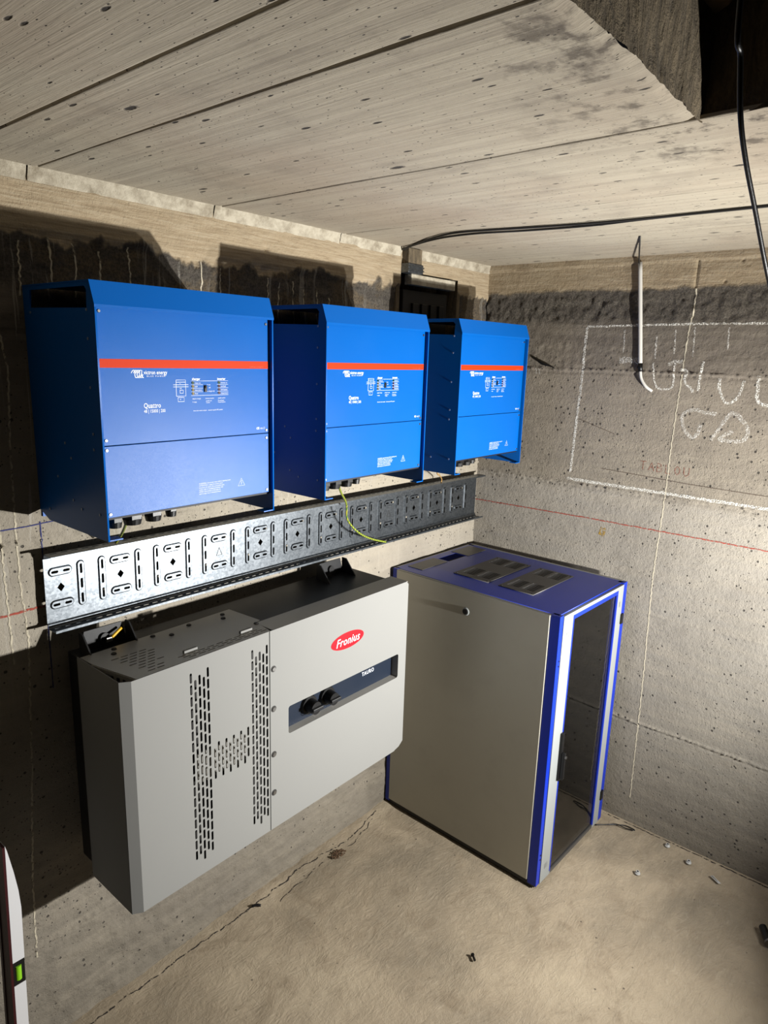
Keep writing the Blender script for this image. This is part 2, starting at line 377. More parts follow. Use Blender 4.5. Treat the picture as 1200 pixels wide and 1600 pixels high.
def index_kids():
    KIDS.clear()
    for o in bpy.data.objects:
        if o.parent: KIDS.setdefault(o.parent.name, []).append(o)

# value noise on arrays
_T = {}
def vnoise(u, v, seed):
    if seed not in _T: _T[seed] = np.random.RandomState(seed).rand(256, 256)
    T = _T[seed]
    ui = np.floor(u).astype(int); vi = np.floor(v).astype(int); fu = u-ui; fv = v-vi
    fu = fu*fu*(3-2*fu); fv = fv*fv*(3-2*fv); g = lambda a, b: T[a % 256, b % 256]
    return (g(ui, vi)*(1-fu)+g(ui+1, vi)*fu)*(1-fv)+(g(ui, vi+1)*(1-fu)+g(ui+1, vi+1)*fu)*fv
def fbm(u, v, f, seed, o=4):
    s = 0; a = 1; t = 0
    for i in range(o): s = s+a*vnoise(u*f, v*f, seed+i); t += a; a *= .5; f = f*2.03
    return s/t-.5
def grid_mesh(name, us, vs, height, put, mat, keep=None, parent=None):
    U, V = np.meshgrid(us, vs); Hh = height(U, V); co = np.stack(put(U, V, Hh), -1).reshape(-1, 3)
    nu, nv = len(us), len(vs); i = np.arange(nu*nv).reshape(nv, nu)
    q = np.stack([i[:-1, :-1], i[:-1, 1:], i[1:, 1:], i[1:, :-1]], -1).reshape(-1, 4)
    if keep is not None:
        cu = ((U[:-1, :-1]+U[1:, 1:])/2).ravel(); cv = ((V[:-1, :-1]+V[1:, 1:])/2).ravel(); q = q[keep(cu, cv)]
    me = bpy.data.meshes.new(name); me.vertices.add(len(co)); me.vertices.foreach_set('co', co.ravel().astype(np.float32))
    me.loops.add(q.size); me.loops.foreach_set('vertex_index', q.ravel().astype(np.int32)); me.polygons.add(len(q))
    me.polygons.foreach_set('loop_start', np.arange(0, q.size, 4, dtype=np.int32)); me.polygons.foreach_set('loop_total', np.full(len(q), 4, np.int32))
    me.update(calc_edges=True); me.validate(); return link(name, me, mat, parent, True)

# ------------------------------------------------------------------ the room
H = 2.418
def seam(V, U, z0, seed, depth, width=.004, wob=.006):
    c = z0+wob*fbm(U, U*0, 5, seed)*2
    return depth*np.exp(-((V-c)/width)**2)
def right_h(U, V):      # U runs along -y
    h = .006*fbm(U, V, 2.2, 11)+.0025*fbm(U, V*2, 14, 12)
    rb = np.clip((V-2.16)/.03, 0, 1)*np.clip((2.30-V)/.02, 0, 1)
    h += rb*(-.006+.016*fbm(U, V, 42, 13)); h += np.clip((V-1.97)/.004, 0, 1)*np.clip((2.17-V)/.1, 0, 1)*.006*fbm(U, V, 46, 14)
    for z0, s, d in ((1.974, 1, .005), (1.487, 2, .006), (.485, 3, .007), (.98, 4, .002)):
        rag = .25+9*np.clip(np.abs(fbm(U, V, 75, 20+s)), 0, .5)**1.4; h += seam(V, U, z0, s, d, .005)*rag-seam(V, U, z0-.008, s, d*.8, .004)*rag
    h += np.where(V > 1.974, .002, 0)+np.where(V < 1.487, -.0015, 0)
    h += np.clip((V-2.30)/.01, 0, 1)*.004*fbm(U*.4, V*6, 12, 15)
    h += np.where(V > 2.392, .006, 0)
    h -= .007*np.exp(-((U-.912)/.004)**2)*(V > 2.29)*(V < 2.392)
    for ku, kv in ((1.013, 2.311), (1.064, 2.379)): h -= .006*np.exp(-(((U-ku)**2+(V-kv)**2)/.006**2)**2)
    return h
us = np.r_[np.arange(0, 1.6, .0055), np.linspace(1.6, 3.4, 40)]; vs = np.arange(-.02, H+.004, .0055); vs[-1] = H+.01
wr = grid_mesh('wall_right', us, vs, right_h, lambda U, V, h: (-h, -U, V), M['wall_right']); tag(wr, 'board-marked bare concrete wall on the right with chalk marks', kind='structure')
NX = (-.640, -.245); NZ = (2.07, 2.335)
def left_h(U, V):       # U runs along -x
    h = .008*fbm(U, V, 1.8, 31)+.003*fbm(U, V*2, 12, 32)
    rb = np.clip((V-2.10)/.04, 0, 1)*np.clip((2.28-V)/.02, 0, 1); h += rb*(-.006+.016*fbm(U, V, 38, 33))
    for z0, s, d in ((2.05, 5, .004), (1.52, 6, .006), (.98, 7, .003), (.33, 8, .007)):
        rag = .25+9*np.clip(np.abs(fbm(U, V, 75, 40+s)), 0, .5)**1.4; h += seam(V, U, z0, s, d, .005)*rag-seam(V, U, z0-.009, s, d*.8, .004)*rag
    h += np.where(V < .33, .004+.014*fbm(U, V, 16, 35), 0)+np.where(V < .6, .006*fbm(U, V, 45, 36), 0)
    h += np.clip((V-2.27)/.012, 0, 1)*(.004+.005*fbm(U*.4, V*6, 14, 34))
    for ku in (.145, 1.31): h -= .008*np.exp(-(((U-ku)**2+(V-2.325)**2)/.008**2)**2)
    return h
us = np.r_[np.arange(-.01, 2.5, .006), np.linspace(2.5, 4.2, 40)]; vs = np.arange(-.02, H+.004, .006); vs[-1] = H+.01
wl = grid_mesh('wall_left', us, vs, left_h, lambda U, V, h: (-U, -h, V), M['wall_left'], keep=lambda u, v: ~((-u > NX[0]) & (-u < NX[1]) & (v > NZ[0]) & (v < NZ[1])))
tag(wl, 'stained bare concrete wall on the left behind the inverters', kind='structure')
box('niche_back', (NX[0]-.02, NX[1]+.02, .11, .125, NZ[0]-.02, NZ[1]+.02), M['hatch'], wl)
boxes('niche_lining', [(NX[0]-.02, NX[0]+.001, -.001, .11, NZ[0], NZ[1]), (NX[1]-.001, NX[1]+.02, -.001, .11, NZ[0], NZ[1]), (NX[0], NX[1], -.001, .11, NZ[1]-.001, NZ[1]+.02), (NX[0], NX[1], -.001, .11, NZ[0]-.02, NZ[0]+.001)], M['hatch'], wl)
def floor_h(U, V):
    h = .012*fbm(U, V, 1.6, 51)+.005*fbm(U, V, 9, 52)+.0015*fbm(U*1.0+V*.4, V*3, 14, 53)
    w_ = np.exp(-(V/.05)**2); h += w_*(.010+.014*fbm(U, V, 14, 54)); w2 = np.exp(-(U/.04)**2); h += w2*.008
    return h-.006
us = np.r_[np.linspace(-.02, .0, 2), np.arange(.01, 2.6, .01), np.linspace(2.6, 4.2, 30)]; vs = np.r_[np.arange(-.02, 2.2, .01), np.linspace(2.2, 3.4, 20)]
fl = grid_mesh('floor', us, vs, floor_h, lambda U, V, h: (-U, -V, np.minimum(h, .0)), M['floor']); tag(fl, 'dusty trowelled beige concrete floor', kind='structure')
# ceiling: cast panels about half a metre wide, butted with dark joints, around the hatch
ce = bpy.data.objects.new('ceiling', None); COL.objects.link(ce); tag(ce, 'board-marked pale concrete ceiling in long strips', kind='structure')
OX, OY = -1.487, -1.343
xs = [.02, -.46, -.963, -1.489, -2.012, -2.185, -2.52, -3.05, -3.6, -4.2]
for i, (a, b) in enumerate(zip(xs, xs[1:])):
    y1 = -3.4 if b > OX-.01 else OY
    ww = a-b; us = np.unique(np.r_[0, .0015/ww, .003/ww, .0055/ww, np.linspace(.012/ww, 1-.012/ww, 60), 1-.0055/ww, 1-.003/ww, 1-.0015/ww, 1]); vs = np.arange(0, 1.0001, 1/160.)
    g = .0012; lo = i*.0007 % .002
    def hh(U, V, a=a, b=b, y1=y1, i=i):
        x = a+(b-a)*U; y = y1*V; h = .004*fbm(x, y, 2.5, 60+i)+.0012*fbm(x*6, y*.4, 9, 70)
        e = np.exp(-(U*(a-b)/.0016)**2)+np.exp(-((1-U)*(a-b)/.0016)**2)
        h = h+e*.007
        if y1 == OY: h = h+np.exp(-((1-V)*1.343/.012)**2)*(.004+.02*np.abs(fbm(x, y, 22, 75)))
        return h
    p = grid_mesh('panel', us, vs, hh, lambda U, V, h, a=a, b=b, y1=y1: (a-g+(b-a+2*g)*U, .02+(y1-.02)*V+(.008*fbm(a+(b-a)*U, U*0, 14, 77) if y1 == OY else 0)*(V > .995), H+h), M['ceiling'], parent=ce)
box('joint_backing', (-4.2, .03, OY+.045, .02, H+.013, H+.03), M['dark'], ce)
box('joint_backing', (OX+.045, .03, -3.4, OY+.045, H+.013, H+.03), M['dark'], ce)
# hatch (opening in the ceiling): two rough inner faces and a slab far above
hh_ = lambda U, V: .012*fbm(U, V, 6, 81)+.007*fbm(U*3, V, 16, 82)+np.exp(-((V)/.02)**2)*.01*fbm(U, V, 30, 83)
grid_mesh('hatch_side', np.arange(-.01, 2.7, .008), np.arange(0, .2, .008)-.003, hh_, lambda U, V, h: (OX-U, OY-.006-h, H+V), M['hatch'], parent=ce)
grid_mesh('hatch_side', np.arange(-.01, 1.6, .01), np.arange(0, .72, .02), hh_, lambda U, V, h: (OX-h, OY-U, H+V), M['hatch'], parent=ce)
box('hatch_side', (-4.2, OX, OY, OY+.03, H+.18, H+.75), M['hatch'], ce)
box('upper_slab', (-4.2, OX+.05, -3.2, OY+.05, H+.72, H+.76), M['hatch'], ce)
prism('hatch_lip', [(-1.487, -1.343), (-1.575, -1.343), (-1.565, -1.365), (-1.53, -1.385), (-1.505, -1.378), (-1.487, -1.355)], 'z', H+.157, H+.19, M['timber'], ce, .004)
# strip where the left wall meets the ceiling
for i, (a, b) in enumerate(((-4.2, -2.036), (-2.032, -1.512), (-1.508, -.985), (-.981, -.643), (-.54, -.001))):
    us = np.linspace(0, 1, max(8, int((b-a)/.012))); vs = np.linspace(0, 1, 5)
    o = grid_mesh('trim_%d' % (i+1), us, vs, lambda U, V: .004*fbm(U*(b-a)+i, V, 25, 90)+.002, lambda U, V, h, a=a, b=b: (a+(b-a)*U, -.002-.012*V-h, H-.034+.040*V), M['trim'])
    tag(o, kind='structure')

# ---- marks on the walls (flat chalk and pencil)
RW = lambda off: on_x(-off)
def wall_h_r(y, z): return float(right_h(np.array([[-y]]), np.array([[z]]))[0, 0])
def wall_h_l(x, z): return float(left_h(np.array([[-x]]), np.array([[z]]))[0, 0])
def mark(name, pts, wdt, mat, wall='r', step=.008, jit=.0012, parent=None, lift=.0012):
    """stroke that hugs the wall surface; pts = (y,z) on the right wall or (x,z) on the left"""
    P = []
    for (a, b), (c, d) in zip(pts, pts[1:]):
        n = max(1, int(math.hypot(c-a, d-b)/step))
        P += [(a+(c-a)*i/n, b+(d-b)*i/n) for i in range(n)]
    P.append(pts[-1]); bm = bmesh.new(); A = []
    for i, p in enumerate(P):
        q0, q1 = P[max(i-1, 0)], P[min(i+1, len(P)-1)]; d = Vector((q1[0]-q0[0], q1[1]-q0[1]))
        d = d.normalized() if d.length else Vector((1, 0)); nn = Vector((-d.y, d.x)); r = wdt/2*rnd.uniform(.8, 1.2); j = rnd.uniform(-jit, jit)
        row = []
        for s in (-1, 0, 1):
            u, v = p[0]+nn.x*(r*s+j), p[1]+nn.y*(r*s+j)
            row.append(bm.verts.new((-wall_h_r(u, v)-lift, u, v) if wall == 'r' else (u, -wall_h_l(u, v)-lift, v)))
        A.append(row)
    for a, b in zip(A, A[1:]):
        for s in (0, 1): bm.faces.new((a[s], a[s+1], b[s+1], b[s]))
    me = bpy.data.meshes.new(name); bm.to_mesh(me); bm.free(); return link(name, me, mat, parent or (wr if wall == 'r' else wl))
def sm(pts): return [(p.x, p.y) for p in smooth_path([(a, b, 0) for a, b in pts], 5)]
mark('chalk_line', [(-1.6, 2.162), (-1.011, 2.163), (-.739, 2.158), (-.499, 2.152)], .008, M['chalk'])
mark('chalk_line', [(-.499, 2.150), (-.497, 2.06), (-.495, 1.923), (-.49, 1.799), (-.482, 1.536)], .011, M['chalk'])
mark('chalk_line', [(-.468, 1.507), (-.712, 1.504), (-.913, 1.503), (-1.268, 1.500), (-1.6, 1.50)], .012, M['chalk'])
for s, wd_, mt in (([(-.789, 2.014), (-.803, 1.935), (-.832, 1.913), (-.872, 1.925), (-.871, 1.984), (-.874, 2.015)], .007, 'chalk'),
              ([(-.848, 2.007), (-.874, 2.021), (-.901, 2.02)], .014, 'chalk_soft'), ([(-.895, 1.99), (-.92, 1.985), (-.914, 1.95), (-.944, 1.919), (-.95, 1.908)], .010, 'chalk'),
              ([(-.975, 2.024), (-.97, 1.961), (-.969, 1.914)], .009, 'chalk'), ([(-1.042, 1.965), (-1.043, 1.929), (-1.066, 1.882), (-1.087, 1.876), (-1.113, 1.902), (-1.125, 1.96)], .010, 'chalk'),
              ([(-1.172, 1.979), (-1.183, 1.885), (-1.26, 1.88)], .013, 'chalk'), ([(-1.047, 1.833), (-1.003, 1.835), (-.963, 1.843), (-.929, 1.827), (-.923, 1.803), (-.937, 1.762), (-.967, 1.737), (-.988, 1.753), (-.995, 1.79)], .013, 'chalk_soft'),
              ([(-1.038, 1.732), (-1.062, 1.778), (-1.089, 1.830), (-1.113, 1.836), (-1.15, 1.804), (-1.162, 1.774), (-1.154, 1.746), (-1.127, 1.737), (-1.068, 1.738), (-1.089, 1.760), (-1.112, 1.772)], .014, 'chalk_soft')):
    mark('chalk_letter', sm(s), wd_, M[mt])
mark('chalk_smear', [(-.650, 2.019), (-.69, 2.022), (-.736, 2.017)], .024, M['chalk_soft'])
for y, a, b in ((-.79, 2.12, 2.03), (-.86, 2.14, 2.05), (-.93, 2.15, 2.04), (-.66, 2.14, 2.05), (-1.05, 2.15, 2.07), (-.275, 1.975, 1.95), (-.29, 1.975, 1.95)):
    mark('chalk_drip', [(y, a), (y-.004, b)], .006, M['chalk_soft'])
mark('red_chalk_line', [(-.002, 1.340), (-.564, 1.346), (-1.6, 1.343)], .0045, M['redline'])
mark('foam_stain', [(-.640, 1.300), (-.665, 1.294)], .035, M['stain'], step=.004)
# scratched word
def glyph(name, strokes, y0, z0, sx, sz, mat, wdt):
    for s in strokes: mark(name, [(y0-p[0]*sx, z0+p[1]*sz) for p in s], wdt, mat, step=.01, jit=.0003)
G = {'T': [[(0, 1), (.8, 1)], [(.4, 1), (.4, 0)]], 'A': [[(0, 0), (.4, 1), (.75, 0)], [(.15, .4), (.6, .4)]], 'B': [[(0, 0), (0, 1), (.5, .9), (.5, .6), (0, .5), (.6, .4), (.6, .1), (0, 0)]],
     'L': [[(0, 1), (0, 0), (.6, 0)]], 'O': [[(.35, 1), (.05, .7), (.05, .3), (.35, 0), (.65, .3), (.65, .7), (.35, 1)]], 'U': [[(0, 1), (.05, .2), (.35, 0), (.65, .2), (.7, 1)]]}
for i, ch in enumerate('TABLOU'): glyph('pencil_letter', G[ch], -.782-i*.0345, 1.588-i*.0012, .030, .034, M['pencil'], .0028)
mark('pencil_line', [(-.50, 1.770), (-.66, 1.72)], .002, M['pencil_grey'], jit=.0004); mark('pencil_line', [(-.62, 1.57), (-1.0, 1.552), (-1.6, 1.54)], .0018, M['pencil_grey'], jit=.0004)
mark('cement_ridge', [(-.916, 2.29), (-.916, 2.2), (-.909, 2.145), (-.897, 1.791), (-.895, 1.495), (-.886, 1.153), (-.900, .60), (-.905, .12)], .0045, M['ridge'], jit=.0018)
mark('blue_chalk_line', [(-2.5, 1.556), (-2.10, 1.559), (-2.021, 1.564), (-1.9, 1.567)], .003, M['blueline'], 'l', jit=.0003)
mark('blue_chalk_line', [(-2.066, 1.567), (-2.067, 1.1)], .003, M['blueline'], 'l', jit=.0003)
mark('red_chalk_line', [(-2.5, 1.332), (-2.18, 1.336), (-2.05, 1.339)], .006, M['redline'], 'l')
for pts in (((-2.128, 2.30), (-2.125, 2.05), (-2.11, 1.95), (-2.123, 1.762), (-2.128, 1.434), (-2.119, 1.256), (-2.14, .9), (-2.168, .55), (-2.175, .30)), ((-2.16, 2.2), (-2.165, 1.6), (-2.16, 1.2)), ((-1.99, 2.27), (-1.985, 2.16)), ((-1.86, 2.25), (-1.86, 2.15)), ((-1.78, 2.27), (-1.775, 2.12)), ((-2.06, 2.25), (-2.065, 2.12)), ((-1.93, 2.26), (-1.925, 2.20), (-1.93, 2.13)), ((-1.48, 2.25), (-1.485, 2.10)), ((-1.55, 2.26), (-1.548, 2.1)), ((-1.30, 2.24), (-1.298, 2.1)), ((-1.25, 2.23), (-1.256, 2.1)), ((-1.19, 2.24), (-1.19, 2.1)), ((-1.14, 2.22), (-1.138, 2.1)), ((-1.08, 2.22), (-1.08, 2.1)), ((-1.02, 2.2), (-1.02, 2.1))):
    mark('lime_drip', list(pts), .0045, M['lime'], 'l', jit=.002)

def floor_mark(name, pts, wdt, mat, jit=.004):
    P = []
    for (a, b), (c, d) in zip(pts, pts[1:]):
        n = max(1, int(math.hypot(c-a, d-b)/.012)); P += [(a+(c-a)*i/n, b+(d-b)*i/n) for i in range(n)]
    bm = bmesh.new(); A = []; q = 0
    for i, p in enumerate(P):
        q = q*.7+rnd.uniform(-jit, jit); d = Vector(P[min(i+1, len(P)-1)])-Vector(P[max(i-1, 0)]); d.normalize(); nn = Vector((-d.y, d.x)); row = []
        for sg in (-1, 1):
            x, y = p[0]+nn.x*(q+sg*wdt/2*rnd.uniform(.4, 1.3)), p[1]+nn.y*(q+sg*wdt/2*rnd.uniform(.4, 1.3))
            row.append(bm.verts.new((x, y, min(0, float(floor_h(np.array([[-x]]), np.array([[-y]]))[0, 0]))+.001)))
        A.append(row)
    for a, b in zip(A, A[1:]): bm.faces.new((a[0], a[1], b[1], b[0]))
    me = bpy.data.meshes.new(name); bm.to_mesh(me); bm.free(); return link(name, me, mat, fl)
floor_mark('crack', [(-2.3, -.035), (-1.9, -.05), (-1.72, -.045), (-1.44, -.055), (-1.2, -.035), (-.95, -.06), (-.7, -.03)], .005, M['crack'])
floor_mark('crack', [(-1.35, -.10), (-1.1, -.08), (-.92, -.09), (-.75, -.05)], .0035, M['crack'])
floor_mark('crack', [(-.012, -.80), (-.012, -1.1), (-.012, -1.5)], .006, M['crack'], .002)

# ------------------------------------------------------------------ blue battery inverters
QW, QD, QH, QB, QS = .488, .342, .568, .3244, .050
def make_inverter():
    t = thing('battery_inverter', '', 'inverter', (-2.0622, 0, 1.5796))
    yf = -QD+.012
    prof = [(-.001, .02), (-.05, 0), (-QD, 0), (-QD, QH-QS), (-QB, QH-.0025), (-.001, QH-.0025)]
    vent = [(-.032, .516), (-.308, .511), (-.311, .548), (-.302, .556), (-.040, .556)]
    for x0 in (0, QW-.004):
        th = .004; me = curve_me([[(-y, z) for y, z in prof], [(-y, z) for y, z in vent]], th)
        me.transform(Matrix(((0, 0, 1, x0+th/2), (-1, 0, 0, 0), (0, 1, 0, 0), (0, 0, 0, 1)))); me.materials.clear(); me.name = 'side_plate'
        bm = bmesh.new(); bm.from_mesh(me)
        if x0 == 0: add_box(bm, .004, .036, -QD+.0005, -QD+.03, 0, .003)
        else: add_box(bm, QW-.036, QW-.004, -QD+.0005, -QD+.03, 0, .003)
        bmesh.ops.recalc_face_normals(bm, faces=bm.faces); bm.to_mesh(me); bm.free()
        sp = link('side_plate', me, M['blue'], t)
        bm = bmesh.new()
        for y, z in [(-.308, .507), (-.036, .505), (-.307, .447), (-.305, .343), (-.304, .241), (-.303, .206), (-.165, .207), (-.191, .174), (-.116, .121), (-.188, .073), (-.227, .057), (-.311, .058), (-.059, .03)]:
            cyl_bm(bm, (-.0015 if x0 == 0 else QW, y, z), .0032, .0015, 'x', 10)
        tag(bm_link('rivet', bm, M['dot'], sp), kind='stuff')
    box('mounting_tab', (.004, .045, -.004, -.001, 0, .06), M['blue'], t)
    prism('hood', [(-.001, QH-.0025), (-QB, QH-.0025), (-QD+.001, QH-QS), (-QD+.001, QH-QS-.006), (-QD-.0015, QH-QS-.006), (-QD-.0015, QH-QS), (-QB-.001, QH), (-.001, QH)], 'x', -.001, QW+.001, M['blue'], t)
    box('case', (.006, QW-.006, -.325, -.006, .046, .505), M['case'], t)
    # upper cover with its print
    up = box('upper_cover', (.007, QW-.008, yf, yf+.004, .2165, QH-QS-.001), M['blue'], t, .0006)
    F = on_y(yf-.0004)
    join('orange_stripe', [curve_me([rect(.008, QW-.009, .3865, .4055)], 0)], F, M['orange'], up)
    wav = []
    for i in range(4):
        x0 = .084+i*.0055
        wav.append(line_me([(x0+.004, .3815), (x0+.001, .379), (x0-.001, .375)], .0016)); 
        wav.append(line_me([(x0+.004, .3815), (x0+.009, .381), (x0+.0075, .371), (x0+.009, .3655), (x0+.013, .365)], .0018))
    for i in range(3): wav.append(line_me([(.0965+i*.005, .365), (.1+i*.005, .366), (.1035+i*.004, .373)], .0016))
    join('emblem', wav, F, M['white_print'], up)
    join('brand_lettering', [text_me('victron energy', .114, .3725, .0128, wide=.80, bold=.0001), text_me('BLUE POWER', .121, .3665, .0050, wide=1.1, spacing=1.6)], F, M['white_print'], up)
    join('web_address', [text_me('www.victronenergy.com', .418, .3895, .0058, wide=.8)], F, M['orange_pale'], up)
    L = [line_me(p, .0009) for p in ([(.197, .359), (.223, .359), (.223, .321), (.197, .321)], [(.197, .354), (.223, .354)], [(.189, .348), (.231, .348)], [(.189, .343), (.231, .343)], [(.207, .335), (.216, .335), (.216, .328), (.207, .328), (.207, .335)])]
    L += [line_me([(.197, .359), (.197, .321)], .0009), line_me([(.201, .318), (.218, .318), (.218, .308), (.201, .308), (.201, .318), (.205, .318)], .0009), text_me('~', .206, .349, .006), text_me('=', .206, .311, .006), text_me('230', .206, .338, .004)]
    join('wiring_diagram', L, F, M['white_print'], up)
    X = [text_me('charger', .241, .3585, .0085, wide=.9, bold=.0002), text_me('inverter', .315, .3585, .0085, wide=.9, bold=.0002)]
    for a, b in ((.238, .306), (.314, .348)):
        for z in (.3565, .3475, .3390, .3305): X.append(line_me([(a, z), (b if a > .3 else .272, z)], .0006))
    X.append(line_me([(.238, .3565), (.348, .3565)], .0007)); X.append(line_me([(.238, .3215), (.348, .3215)], .0007))
    for z, s1, s2 in zip((.3500, .3415, .3330, .3245), ('mains on', 'bulk', 'absorption', 'float'), ('inverter on', 'overload', 'low battery', 'temperature')):
        X += [text_me(s1, .249, z, .0052, wide=.9), text_me(s2, .325, z, .0052, wide=.85)]
    X += [text_me('on', .289, .3455, .0048), text_me('off', .289, .3385, .0048), text_me('charger only', .289, .3300, .0046, wide=.75), line_me([(.284, .3475), (.288, .3475)], .0006), line_me([(.284, .331), (.288, .331)], .0006)]
    X += [text_me('adaptive charger', .241, .3125, .0046, wide=.8), text_me('sinewave inverter', .278, .3125, .0046, wide=.8), text_me('transfer switch', .316, .3125, .0046, wide=.8),
          text_me('4 stage', .241, .3045, .0044), text_me('parallel and\n3 phase', .280, .3065, .0042, wide=.9), text_me('PowerAssist\nPowerControl', .316, .3065, .0042, wide=.9), text_me('true sine wave output   uninterrupted AC power', .243, .2835, .0046, wide=.95)]
    join('control_lettering', X, F, M['white_print'], up)
    for x, cols in ((.2435, ('green_led', 'yellow_led', 'yellow_led', 'yellow_led')), (.320, ('green_led', 'red_led', 'red_led', 'red_led'))):
        for z, c in zip((.352, .3435, .335, .3265), cols): cyl('indicator_lamp', (x, yf+.0005, z), .0034, -.002, M[c], up, 'y', 12)
    sw = box('rocker_switch', (.2755, .2825, yf-.003, yf+.001, .3295, .3455), M['black'], up, .0008)
    box('rocker', (.2770, .2810, yf-.0048, yf-.0028, .3385, .3440), M['slotdark'], sw)
    join('model_lettering', [text_me('Quattro', .110, .2960, .0165, wide=.80, bold=.0001), text_me('48 | 15000 | 200', .110, .2850, .0108, wide=.78)], F, M['white_print'], up)
    join('approval_marks', [text_me('CE', .438, .2275, .0080, bold=.0002), text_me('IP21', .451, .2275, .0058), line_me(rect(.4625, .4665, .2275, .2325), .0006, True)], F, M['white_print'], up)
    lo = box('lower_cover', (.007, QW-.008, yf, yf+.004, .052, .2145), M['blue'], t, .0006)
    warn = ['WARNING: disconnect mains before opening cover', 'ATTENTION: couper le secteur avant', 'ouverture du capot. No serviceable parts', 'inside, refer to qualified personnel only', 'AVISO: desconecte la red antes de', 'abrir la tapa. Lea el manual primero']
    X = [text_me(s, .2525, .1000-i*.0052, .0050, wide=.92) for i, s in enumerate(warn)]
    X += [line_me([(.374, .0815), (.385, .1015), (.396, .0815)], .0011, True), line_me([(.3865, .096), (.383, .091), (.387, .090), (.384, .0845)], .001)]
    join('warning_lettering', X[:6], F, M['white_print'], lo); join('warning_triangle', X[6:], F, M['white_print'], lo)
    for p, pts in ((up, ((.015, .505), (.472, .501), (.0145, .228), (.4715, .224))), (lo, ((.0145, .206), (.4715, .203), (.0145, .060), (.4715, .060)))):
        for x, z in pts:
            s = cyl('screw', (x, yf+.0005, z), .0042, -.0025, M['screw'], p, 'y', 14, .0030)
    for x, y, r in ((.040, -.300, .018), (.087, -.295, .024), (.142, -.295, .022), (.198, -.285, .015)):
        bm = bmesh.new(); cyl_bm(bm, (x, y, .046), r, -.012, 'z', 6); cyl_bm(bm, (x, y, .034), r*.95, -.014, 'z', 18, r*.80)
        g = bm_link('cable_gland', bm, M['black'], t)
    return t
q1 = make_inverter(); index_kids()
QG = 'blue wall inverters in a row'
tag(q1, 'blue wall-mounted inverter farthest from the corner, leftmost and largest-looking of the three', 'inverter', QG)
q2 = copy_tree(q1); q2.location = (-1.3765, 0, 1.5796); tag(q2, 'blue wall-mounted inverter in the middle of the row of three', 'inverter', QG)
q3 = copy_tree(q1); q3.location = (-.6928, 0, 1.5796); tag(q3, 'blue wall-mounted inverter nearest the room corner, rightmost of the three', 'inverter', QG)

